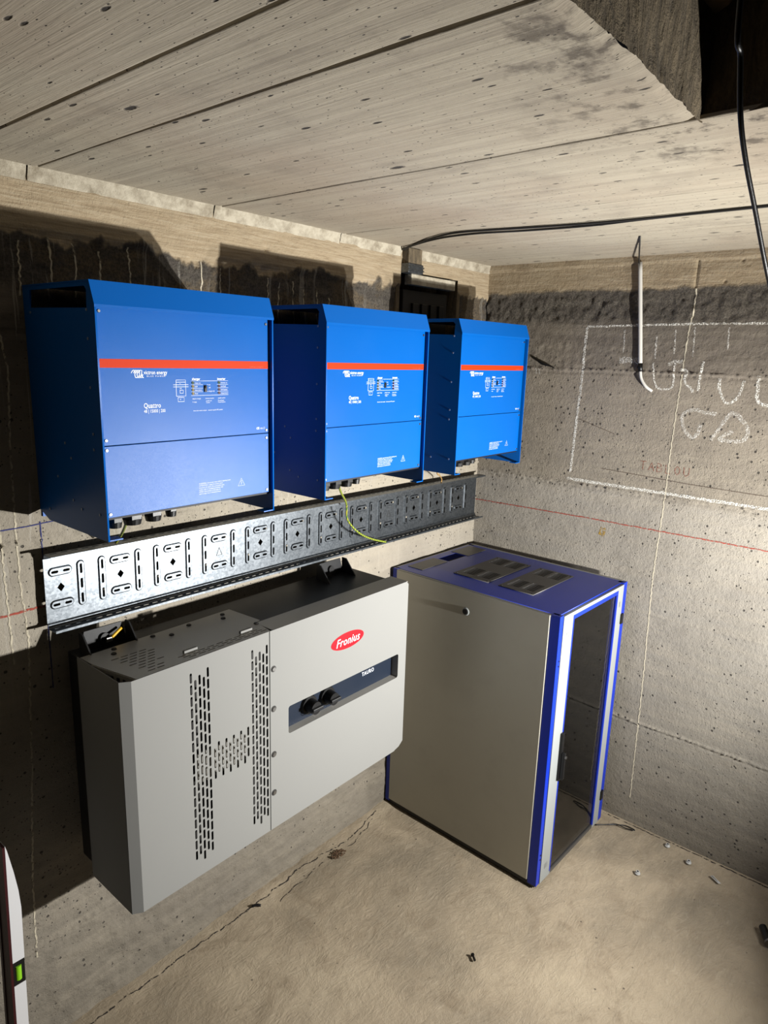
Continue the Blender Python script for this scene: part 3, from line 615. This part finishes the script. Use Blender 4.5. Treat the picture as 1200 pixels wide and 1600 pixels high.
# ------------------------------------------------------------------ perforated cable tray
def make_tray():
    x0, x1, zb, zt, yw, dp = -2.078, -.035, 1.270, 1.474, -.022, .048
    t = thing('cable_tray', 'long perforated galvanised cable tray fixed edgewise on the wall under the inverters', 'cable tray', (x0, 0, zb+.012)); t.rotation_euler = (0, .0078, 0)
    L = x1-x0; Hh = zt-zb
    emb, holes = [], []
    def stad(cx, cz, hw, hh, r, n=5): return rrect(cx-hw, cx+hw, cz-hh, cz+hh, r-1e-5, n)
    cz = Hh/2+.004; g = 0; c = .042; tri = []
    while c < L-.02:
        for dz in (.045, -.045):
            emb.append(('h', c, cz+dz)); 
        if g % 5 == 3: tri.append(c)
        else: holes.append([(c+.010*math.cos(a), cz+.0125*math.sin(a)) for a in [PI/2*i for i in range(4)]])
        for dx in (-.0545, .0545):
            if .015 < c+dx < L-.015: emb.append(('v', c+dx, cz))
        c += .1685; g += 1
    out = []; pieces = []
    for kind, cx, cc in emb:
        if kind == 'h':
            out.append(stad(cx, cc, .032, .0125, .0125)); inn = stad(cx, cc, .0285, .009, .009)
            hs = [stad(cx+s*.0155, cc, .0095, .0035, .0035, 3) for s in (-1, 1)]
        else:
            out.append(stad(cx, cc, .0115, .064, .0115)); inn = stad(cx, cc, .008, .0605, .008)
            hs = [stad(cx, cc+s*.041, .0035, .014, .0035, 3) for s in (-1, 0, 1)]
        pieces.append((out[-1], inn, hs))
    e = .014
    web = curve_me([rect(0, L, e, Hh-e)]+out+holes, .0012); web.transform(on_y(yw))
    bm = bmesh.new(); bm.from_mesh(web)
    for o_, i_, hs in pieces:
        n = len(o_); A = [bm.verts.new((p[0], yw-.0006, p[1])) for p in o_]; B = [bm.verts.new((p[0], yw-.0046, p[1])) for p in i_]
        for j in range(n): bm.faces.new((A[j], A[(j+1) % n], B[(j+1) % n], B[j]))
        me = curve_me([i_]+hs, 0); me.transform(on_y(yw-.0046)); bm.from_mesh(me)
    bm_link('web', bm, M['galv'], t)
    # ribs and flanges
    prof_t = [(yw, Hh-e), (yw-.005, Hh-e+.004), (yw-.007, Hh-.004), (yw-.010, Hh)]
    def sheet(name, prof):
        bm = bmesh.new(); A = [[bm.verts.new((x, y, z)) for y, z in prof] for x in (0, L)]
        for j in range(len(prof)-1): bm.faces.new((A[0][j], A[0][j+1], A[1][j+1], A[1][j]))
        o = bm_link(name, bm, M['galv'], t); md = o.modifiers.new('s', 'SOLIDIFY'); md.thickness = .0012; return o
    sheet('edge_rib', prof_t); sheet('edge_rib', [(yw, e), (yw-.005, e-.004), (yw-.007, .004), (yw-.010, 0)])
    for z in (Hh, 0):
        sl = []; c = .02
        while c < L-.02: sl.append(rrect(c-.0095, c+.0095, .014, .0195, .0027, 3)); c += .0285
        me = curve_me([rect(0, L, .008, dp)]+sl, .0012); me.transform(Matrix(((1, 0, 0, 0), (0, -1, 0, yw), (0, 0, 1, z), (0, 0, 0, 1)))); me.materials.clear(); me.name = 'flange'
        bm = bmesh.new(); bm.from_mesh(me); lz = (-.010 if z else .010)
        add_box(bm, 0, L, yw-dp-.001, yw-dp+.0005, z-.0005+min(lz*.55, 0), z+.0005+max(lz*.55, 0)); bmesh.ops.recalc_face_normals(bm, faces=bm.faces); bm.to_mesh(me); bm.free()
        link('flange', me, M['galv'], t)
    for c in tri: join('triangle_mark', [line_me([(c-.011, cz-.012), (c+.011, cz-.012), (c, cz+.013)], .0028, True)], on_y(yw-.0013), M['slotdark'], t)
    for x in (.25, 1.0, 1.8): cyl('wall_spacer', (x, -.002, .1), .012, yw+.003, M['screw'], t, 'y', 10)
make_tray()

# ------------------------------------------------------------------ grey solar inverter
def make_solar():
    W, D, Ht = 1.109, .342, .6608
    t = thing('solar_inverter', 'large pale grey wall-mounted solar inverter with H-shaped vent slots and red oval badge', 'inverter', (-2.0512, 0, .5628))
    def slots(c0, ncol, pitch, z0, z1, hw=.0034, sl=.0285, sp=.0335, stag=.016):
        o = []
        for i in range(ncol):
            ph = (i % 2)*sp/2; ext = stag*(1-abs(i-(ncol-1)/2)/(ncol/2))
            z = z0-ext+ph
            while z+sl < z1+ext: o.append((c0+i*pitch, z, z+sl)); z += sp
        return [rrect(x-hw, x+hw, a, b, hw-1e-4, 3) for x, a, b in o]
    S = slots(.1905, 5, .0132, .062, .622)+slots(.3935, 5, .0132, .062, .622)+slots(.2600, 10, .0128, .280, .400, stag=.004)
    c = box('front_cover', (0, .001, 0, .001, 0, .001), M['cover'], t)
    bpy.data.objects.remove(c)
    fc = plate('service_cover', [[(.024, .002), (.4555, .002), (.4555, Ht), (.024, Ht)]]+S, .002, on_y(-D+.002), M['cover'], t)
    join('bevel_edge', [], on_y(0), M['cover'], None) if False else None
    prism('bevel_edge', [(.024, -D), (0, -D+.016), (0, -D+.018), (.025, -D+.002)], 'z', 0.001, Ht, M['cover'], t)
    sd = prism('side_panel', [(-.118, 0), (-D+.016, 0), (-D+.016, Ht), (-.118, Ht)], 'x', 0, .002, M['cover'], t)
    # what shows behind the slots: a grey inner sheet and a dark cavity
    box('inner_sheet', (.10, .45, -D+.030, -D+.033, .02, Ht-.03), M['slotdark'], t)
    box('inner_bracket', (.205, .385, -D+.008, -D+.012, .285, .375), M['cover_top'], t)
    # right cover with the long window
    win = rrect(.530, 1.060, .302, .394, .008)
    outer = [(.4585, .002), (1.05, .002), (1.083, .010), (1.104, .026), (1.104, Ht-.012), (1.094, Ht), (.4585, Ht)]
    rc = plate('front_cover', [outer, win], .002, on_y(-D+.002), M['cover'], t)
    prism('bevel_edge', [(1.104, -D), (W, -D+.008), (W, -D+.05), (1.107, -D+.05), (1.103, -D+.002)], 'z', .026, Ht-.008, M['cover'], t)
    boxes('bottom_lip', [(.024, .4555, -D+.002, -D+.05, .0, .002), (.4585, 1.06, -D+.002, -D+.05, .0, .002)], M['cover'], t)
    box('top_lip', (.470, 1.100, -D+.002, -.262, Ht-.002, Ht), M['cover_top'], t)
    # recessed fascia
    rec = boxes('window_reveal', [(.526, .530, -D+.002, -D+.034, .298, .398), (1.060, 1.064, -D+.002, -D+.034, .298, .398), (.526, 1.064, -D+.002, -D+.034, .298, .302), (.526, 1.064, -D+.002, -D+.034, .394, .398)], M['cover_top'], t)
    fa = box('fascia', (.526, 1.064, -D+.030, -D+.036, .298, .398), M['fascia'], t)
    box('latch_strip', (.534, .546, -D+.024, -D+.030, .308, .388), M['black'], fa, .002)
    for x in (.640, .722):
        kb = cyl('rotary_switch', (x, -D+.030, .348), .034, -.010, M['black'], t, 'y', 28, .031)
        cyl('knob', (x, -D+.020, .348), .0235, -.030, M['black'], kb, 'y', 24, .021)
        box('grip', (x-.022, x+.022, -D-.020, -D-.009, .3425, .3535), M['body'], kb, .002)
        join('dial_mark', [line_me([(x-.016, .332), (x-.010, .323), (x+.010, .323), (x+.016, .332)], .0025)], on_y(-D-.0105), M['screw'], kb)
    join('model_lettering', [text_me('TAURO', .897, .352, .0210, wide=.80, spacing=1.18)], on_y(-D+.0295), M['white_print'], fa)
    bd = plate('badge', [ell(.789, .532, .078, .0285, 40)], .0008, on_y(-D), M['red'], t)
    join('badge_lettering', [text_me('Fronius', .789, .5185, .040, shear=.28, align='CENTER', wide=.86, bold=.0001, spacing=1.08)], on_y(-D-.0012), M['white_print'], bd)
    for z in (.539, .410, .259, .128):
        s = cyl('screw', (.471, -D+.0005, z), .0075, -.005, M['screw'], t, 'y', 16, .006)
        cyl('washer', (.471, -D+.0005, z), .0100, -.0012, M['slotdark'], s, 'y', 16)
    # top plate
    vs_ = []
    for i in range(9):
        for j in range(4-(i//3)):
            a = .050+.004*i+j*.026+(.013 if i % 2 else 0); vs_.append(rrect(a, a+.021, -.200-i*.0150-.0022, -.200-i*.0150+.0022, .0020, 2))
    for i in range(3):
        for j in range(9): a = .178+j*.030+i*.010; vs_.append(rrect(a, a+.023, -.306-i*.0095-.0018, -.306-i*.0095+.0018, .0016, 2))
    tp = plate('top_plate', [[(.004, -.128), (.484, -.118), (.494, -.255), (.474, -.262), (.462, -.3395), (.040, -.3395), (.006, -.185)]]+vs_, .002, on_z(Ht-.002), M['cover_top'], t)
    prism('folded_vent', [(.006, -.185), (.040, -.3395), (.038, -.3395), (.004, -.185)], 'z', Ht-.06, Ht-.002, M['cover_top'], t)
    for i in range(7): f = (i+.6)/7.5; box('vent_slot', (.0035+.034*f-.002, .0045+.034*f, -.185-.155*f-.004, -.185-.155*f+.004, Ht-.05, Ht-.012), M['dark'], t)
    box('inner_floor', (.004, .45, -D+.035, -.12, Ht-.075, Ht-.07), M['dark'], t)
    for x, y in [(.09, -.141), (.075, -.168), (.207, -.138), (.249, -.166), (.323, -.140), (.442, -.140), (.425, -.167), (.468, -.268)]:
        cyl('screw', (x, y, Ht), .0075, .003, M['slotdark'], tp, 'z', 14, .006)
    for x in (.222, .408): box('pull_tab', (x-.021, x+.021, -.300, -.291, Ht, Ht+.008), M['cover'], tp, .002)
    # dark cast body behind the cover
    bd = box('heat_sink_body', (.012, 1.098, -.262, -.040, .020, Ht-.012), M['body'], t, .004)
    box('cover_liner', (.012, 1.098, -D+.038, -.262, .015, Ht-.08), M['dark'], t)
    for x in (.62, .70, .79, .87, .95, 1.02): box('cooling_fin', (x, x+.010, -.300, -.060, -.014, .020), M['body'], t)
    # wall hooks
    for x in (.030, .905):
        hk = prism('hanging_bracket', [(x, Ht-.02), (x+.135, Ht-.02), (x+.118, Ht+.045), (x+.012, Ht+.045)], 'y', -.078, -.074, M['body'], t)
        prism('bracket_cheek', [(-.074, Ht-.02), (-.150, Ht-.02), (-.095, Ht+.045), (-.074, Ht+.045)], 'x', x-.001, x+.003, M['body'], hk)
        prism('bracket_cheek', [(-.074, Ht-.02), (-.150, Ht-.02), (-.095, Ht+.045), (-.074, Ht+.045)], 'x', x+.131, x+.135, M['body'], hk)
        cyl('bracket_bolt', (x+.066, -.078, Ht+.015), .013, -.008, M['black'], hk, 'y', 12)
    box('wall_rail', (.06, 1.08, -.074, -.004, .52, .60), M['body'], t)
make_solar()
ew = thing('earth_wire', 'short yellow earth lead with ring lug on the left hanging bracket of the grey inverter', 'wire', (-1.945, -.09, 1.235))
tube('wire', [(.035, 0, .020), (.018, -.004, .012), (.002, -.008, .004)], .0042, M['yellow'], ew)
box('ring_lug', (-.014, .004, -.010, -.007, -.006, .006), M['screw'], ew, .001)

# ------------------------------------------------------------------ server rack in the corner
def make_rack():
    RW_, RD, RH = .5774, .7853, 1.1285
    t = thing('server_rack', 'empty grey and blue server rack with smoked glass door standing in the corner', 'server rack', (-.6306, -.0114, 0), -.0266)
    box('plinth', (.006, RW_-.01, -RD+.010, -.004, 0, .028), M['black'], t)
    for n, e in (('post', (0, .025, -RD, -RD+.038)), ('post', (RW_-.034, RW_, -RD, -RD+.030)), ('post', (0, .022, -.024, 0)), ('post', (RW_-.03, RW_, -.03, 0))):
        p = box(n, (e[0], e[1], e[2], e[3], .012, RH), M['rack_blue'], t, .0015)
    sp = box('side_panel', (-.004, .004, -RD+.040, -.024, .026, RH-.003), M['rack_grey'], t, .0015)
    cyl('lock_ring', (-.004, -.386, 1.040), .017, -.003, M['rack_white'], sp, 'x', 24, .014); cyl('lock', (-.007, -.386, 1.040), .011, -.004, M['black'], sp, 'x', 20)
    # roof
    roof = plate('roof', [rect(.012, RW_-.012, -RD+.012, -.006), rect(.252, .384, -.108, -.048)], .004, on_z(RH-.004), M['rack_top'], t)
    for e in ((.000, .012, -RD+.02, -.02, RH-.010, RH-.001), (RW_-.012, RW_, -RD+.02, -.01, RH-.010, RH+.001), (.012, RW_-.012, -.006, 0, RH-.01, RH)): box('roof_edge', e, M['rail'], t)
    box('blanking_plate', (.062, .240, -.108, -.030, RH, RH+.002), M['fan'], t); box('blanking_plate', (.386, .530, -.118, -.022, RH, RH+.002), M['fan'], t)
    for y0, y1 in ((-.395, -.222), (-.600, -.442)):
        hs = []; my = (y0+y1)/2
        for gx in (.165, .365):
            for gy in (y0+.018, my+.006):
                for i in range(9): hs.append(rect(gx+i*.0103, gx+i*.0103+.0062, gy, gy+(y1-y0)/2-.026))
        f = plate('fan_plate', [rect(.130, .465, y0, y1)]+hs, .003, on_z(RH), M['fan'], t)
        bm = bmesh.new()
        for x in (.14, .455):
            for y in (y0+.01, y1-.01): cyl_bm(bm, (x, y, RH+.003), .004, .0015, 'z', 8)
        tag(bm_link('screw', bm, M['black'], f), kind='stuff')
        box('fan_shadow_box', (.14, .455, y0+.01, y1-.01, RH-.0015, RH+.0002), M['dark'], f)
    # frame rails
    for e in ((.03, RW_-.03, -RD+.012, -RD+.03, RH-.035, RH-.006), (.03, RW_-.03, -RD+.012, -RD+.03, .016, .04), (RW_-.03, RW_-.004, -RD+.03, -.03, RH-.035, RH-.008), (RW_-.03, RW_-.004, -RD+.03, -.03, .016, .04), (.02, RW_-.03, -.022, -.004, .016, .05), (.02, RW_-.03, -.022, -.004, RH-.04, RH-.008)): box('frame_rail', e, M['rack_blue'], t)
    box('base_tray', (.02, RW_-.02, -RD+.03, -.02, .020, .026), M['rack_top'], t)
    # door
    dy0, dy1 = -RD-.002, -RD+.010
    d = plate('door', [rect(.026, .540, .012, RH-.004), rect(.098, .488, .026, RH-.018)], dy1-dy0, on_y(dy1), M['rack_white'], t)
    for e in ((.098, .106, dy0-.0008, dy1, .026, RH-.018), (.480, .488, dy0-.0008, dy1, .026, RH-.018), (.106, .480, dy0-.0008, dy1, RH-.034, RH-.018)): box('door_trim', e, M['rack_blue'], d)
    box('door_seal', (.106, .480, dy0-.0008, dy1, .014, .028), M['fan'], d)
    box('glass_pane', (.106, .480, dy0+.004, dy0+.008, .026, RH-.034), M['glass'], d)
    h = box('door_handle', (.083, .104, dy0-.010, dy0+.001, .440, .640), M['black'], d, .003)
    box('lever', (.087, .101, dy0-.024, dy0-.010, .450, .560), M['black'], h, .003); cyl('key_barrel', (.094, dy0-.024, .545), .006, -.005, M['screw'], h, 'y', 12)
    for z in (.975, .145): box('hinge', (.535, .556, dy0-.006, dy1+.004, z-.022, z+.022), M['black'], t, .002)
    for z, zz in ((1.045, 1), (.075, 1)): join('vent_mark', [line_me([(.056+i*.009, z-.012), (.054+i*.009, z+.012)], .0018) for i in range(3)], on_y(dy0-.0004), M['fan'], d)
    join('vent_mark', [line_me([(.510+i*.008, 1.045-.012), (.508+i*.008, 1.045+.012)], .0016) for i in range(2)], on_y(dy0-.0004), M['fan'], d)
    bm = bmesh.new()
    for z in (.955, .935, .145, .125): cyl_bm(bm, (.017, -RD, z), .0035, -.0012, 'y', 10)
    tag(bm_link('fixing_hole', bm, M['black'], t), kind='stuff')
make_rack()
rw = lambda u, v, z: (-.6306+u*math.cos(-.0266)+v*math.sin(-.0266), -.0114+u*math.sin(-.0266)-v*math.cos(-.0266), z)
tag(tube('loose_wire', [rw(.490, .62, .110), rw(.500, .645, .060), rw(.515, .68, .036), rw(.532, .70, .033), rw(.548, .69, .045), rw(.560, .67, .085)], .003, M['yg']), 'green and yellow wire looped inside the rack behind its glass door', 'wire')
tag(tube('loose_cable', [rw(.47, .62, .034), rw(.50, .68, .033), rw(.54, .73, .033)], .004, M['black']), 'black cable lying on the base inside the rack', 'cable')
tag(tube('floor_cable', [(-.135, -.80, .004), (-.09, -.85, .004), (-.060, -.886, .005), (-.040, -.915, .004), (-.040, -.950, .004), (-.052, -.955, .008), (-.060, -.92, .006), (-.065, -.88, .008), (-.09, -.85, .005), (-.13, -.81, .004)], .0022, M['black']), 'thin black cable loop on the floor beside the rack', 'cable')

# ------------------------------------------------------------------ wires and conduits
tag(tube('earth_wire', [(-1.262, -.290, 1.628), (-1.258, -.285, 1.606), (-1.157, -.20, 1.553), (-1.035, -.11, 1.483), (-1.003, -.088, 1.414), (-.944, -.09, 1.355), (-.869, -.09, 1.316), (-.777, -.088, 1.285)], .0036, M['yg'], k=8), 'green and yellow wire from the middle inverter drooping across the cable tray', 'wire')
tag(tube('earth_wire', [(-1.990, -.290, 1.628), (-1.983, -.28, 1.603), (-1.936, -.18, 1.556), (-1.903, -.10, 1.517), (-1.895, -.06, 1.490)], .0036, M['yg'], k=8), 'green and yellow wire under the leftmost inverter going down to the tray', 'wire')
tag(tube('lead_wire', [(-.650, -.24, 1.628), (-.607, -.20, 1.563), (-.46, -.11, 1.52), (-.376, -.06, 1.488), (-.372, -.055, 1.470)], .0028, M['tanwire'], k=8), 'tan wire under the rightmost inverter going down to the tray', 'wire')
for i, pts in enumerate(([(-.645, -.012, H-.010), (-.684, -.102, H-.004), (-.766, -.244, H-.004), (-.815, -.392, H-.004), (-.776, -.625, H-.004), (-.746, -.822, H-.004), (-.736, -1.008, H-.004), (-.735, -1.293, H-.004), (-.74, -2.0, H-.004)],
                         [(-.635, -.012, H-.010), (-.665, -.082, H-.003), (-.745, -.26, H-.003), (-.762, -.42, H-.003), (-.727, -.598, H-.003), (-.705, -.80, H-.003), (-.722, -1.0, H-.003), (-.728, -1.29, H-.003), (-.73, -2.0, H-.003)])):
    tag(tube('ceiling_cable', pts, .0030 if i else .0036, M['slotdark'], k=8), 'thin dark cable clipped along the ceiling, %s of the pair' % ('the thinner, nearer the corner' if i else 'the thicker, farther from the corner'), 'cable', 'pair of ceiling cables')
tag(tube('hanging_cable', [(-2.10, -1.56, 3.0), (-2.09, -1.56, 2.60), (-2.074, -1.56, 2.331), (-2.052, -1.56, 2.292), (-2.028, -1.56, 2.249), (-1.99, -1.56, 2.217), (-1.926, -1.56, 2.179), (-1.826, -1.56, 2.12), (-1.675, -1.56, 2.042)], .0027, M['black'], k=8), 'black cable hanging down out of the ceiling hatch', 'cable')
cn = thing('cable_conduit', 'white plastic conduit running down the right wall through the chalk rectangle', 'conduit', (-.010, -.70, 2.40))
CP = (-.010, -.70, 2.40); rel = lambda v: tuple(Vector(v)-Vector(CP))
tube('conduit_wire', [rel((-.45, -.856, H-.002)), rel((-.014, -.692, 2.392))], .0028, M['slotdark'], cn)
tube('pipe', [rel((-.014, -.697, 2.395)), rel((-.012, -.720, 2.19)), rel((-.014, -.744, 1.985))], .0085, M['pvc'], cn)
tube('tape', [rel((-.014, -.741, 2.010)), rel((-.014, -.745, 1.978))], .0094, M['black'], cn)
tube('cable_tail', [rel((-.014, -.744, 1.982)), rel((-.014, -.752, 1.950)), rel((-.012, -.772, 1.922)), rel((.002, -.794, 1.904))], .006, M['pvc'], cn)
tag(tube('wire_stub', [(.006, -.235, 2.030), (-.012, -.275, 2.016), (-.016, -.31, 1.998), (-.012, -.35, 1.986), (-.008, -.372, 1.977)], .004, M['black'], radii=[.0015, .004, .007, .003, .001]), 'black tapering wire stub sticking out of the right wall beside the rightmost inverter', 'wire')
# metal fittings in the niche on the left wall
nt = thing('metal_duct', 'short galvanised duct end above the wall niche, touching the ceiling', 'duct', (-.590, -.014, 2.33))
box('sleeve', (-.042, .042, -.022, .012, .028, .086), M['hatch'], nt, .003); box('clamp', (-.047, .047, -.027, .013, -.006, .030), M['galv'], nt, .004)
boxes('clamp_rib', [(-.048, .048, -.030, -.026, .004, .008), (-.048, .048, -.030, -.026, .016, .020)], M['galv'], nt)
jb = thing('junction_frame', 'dark steel box frame sunk in the wall niche above the rightmost inverter', 'box', (-.44, .02, 2.12))
box('lintel', (-.150, .150, -.040, -.004, .165, .205), M['trim'], jb, .003)
box('back_box', (-.150, .150, .0, .080, -.03, .150), M['slotdark'], jb, .004)
for x in (-.08, -.02, .04, .10): box('terminal', (x-.018, x+.018, -.012, .002, .03, .10), M['black'], jb, .003)

# ------------------------------------------------------------------ spirit level by the left wall
lv = thing('spirit_level', 'upright aluminium spirit level with green vial standing at the left edge', 'spirit level', (-2.3180, -.170, 0))
lv.rotation_euler = (0, .030, 0)
prism('body', [(0, 0), (.028, 0), (.028, .446), (0, .446)], 'y', -.030, .030, M['alu'], lv)
prism('body', [(0, .514), (.028, .514), (.028, .66), (.024, .71), (.016, .765), (.004, .83), (0, .845)], 'y', -.030, .030, M['alu'], lv)
box('vial_block', (.0005, .0275, -.0295, .026, .446, .514), M['black'], lv)
cyl('vial', (.0125, -.026, .460), .0080, .040, M['vial'], lv, 'z', 16)
boxes('painted_web', [(-.004, 0, -.030, .030, 0, .842), (-.006, -.004, -.030, -.018, 0, .842), (-.006, -.004, .018, .030, 0, .842)], M['maroon'], lv)

# ------------------------------------------------------------------ bits on the floor
def nut(loc, label):
    t = thing('anchor_nut', label, 'nut', loc, rnd.uniform(0, 3), 'loose nuts on the floor')
    bm = bmesh.new(); cyl_bm(bm, (0, 0, 0), .011, .003, 'z', 18, .0105); bm_link('flange_washer', bm, M['zinc'], t)
    bm = bmesh.new(); cyl_bm(bm, (0, 0, .003), .0075, .007, 'z', 6); bm_link('hex', bm, M['zinc'], t); cyl('bore', (0, 0, .0095), .0042, .0008, M['dark'], t, 'z', 10)
nut((-.042, -1.098, .001), 'zinc nut on the floor, nearest the right wall and the rack'); nut((-.085, -1.198, .001), 'zinc nut on the floor, middle one along the right wall'); nut((-.291, -1.062, .001), 'zinc nut lying farthest out on the open floor')
cl = thing('metal_clip', 'small shiny folded metal clip on the floor near the right wall', 'clip', (-.115, -1.31, .001), 1.1)
prism('strip', [(-.022, -.006), (.022, -.009), (.024, .001), (-.018, .004)], 'z', 0, .0015, M['zinc'], cl); prism('fold', [(-.020, 0), (.022, 0), (.015, .010), (-.010, .006)], 'y', -.002, 0, M['zinc'], cl)
pg = thing('wall_plug', 'small black plastic plug lying alone on the floor in front of the rack', 'plug', (-1.078, -.790, .005), .9)
cyl('shaft', (-.012, 0, 0), .0045, .022, M['black'], pg, 'x', 10, .0035); cyl('collar', (.009, 0, 0), .0065, .004, M['black'], pg, 'x', 10)
tag(tube('wall_plug', [(-1.445, -.055, .006), (-1.43, -.065, .008), (-1.42, -.075, .005)], .005, M['black'], n=6), 'dark stub in the floor crack below the grey inverter', 'plug')
bl = thing('drill_chuck', 'black tool tip with a shiny ring at the right edge of the floor', 'tool', (-.325, -1.545, .016), .5)
cyl('sleeve', (0, 0, 0), .015, .07, M['black'], bl, 'x', 20, .013); cyl('ring', (-.006, 0, 0), .0155, .007, M['screw'], bl, 'x', 20)
def clump(name, c, r, n, label, mat):
    bm = bmesh.new()
    for i in range(n):
        a, q = rnd.uniform(0, 6.28), r*math.sqrt(rnd.random()); s = rnd.uniform(.002, .006)
        m_ = Matrix.Translation((c[0]+q*math.cos(a)*1.6, c[1]+q*math.sin(a), c[2]+s*.4)) @ Matrix.Rotation(rnd.uniform(0, 3), 4, 'Z') @ Matrix.Diagonal((s, s*rnd.uniform(.5, 1), s*.6, 1))
        bmesh.ops.create_icosphere(bm, subdivisions=1, radius=1, matrix=m_)
    return tag(bm_link(name, bm, mat), label, 'debris', kind='stuff')
clump('concrete_crumbs', (-1.032, -.100, .004), .022, 60, 'brown clump of crumbs on the floor below the grey inverter', M['brown'])
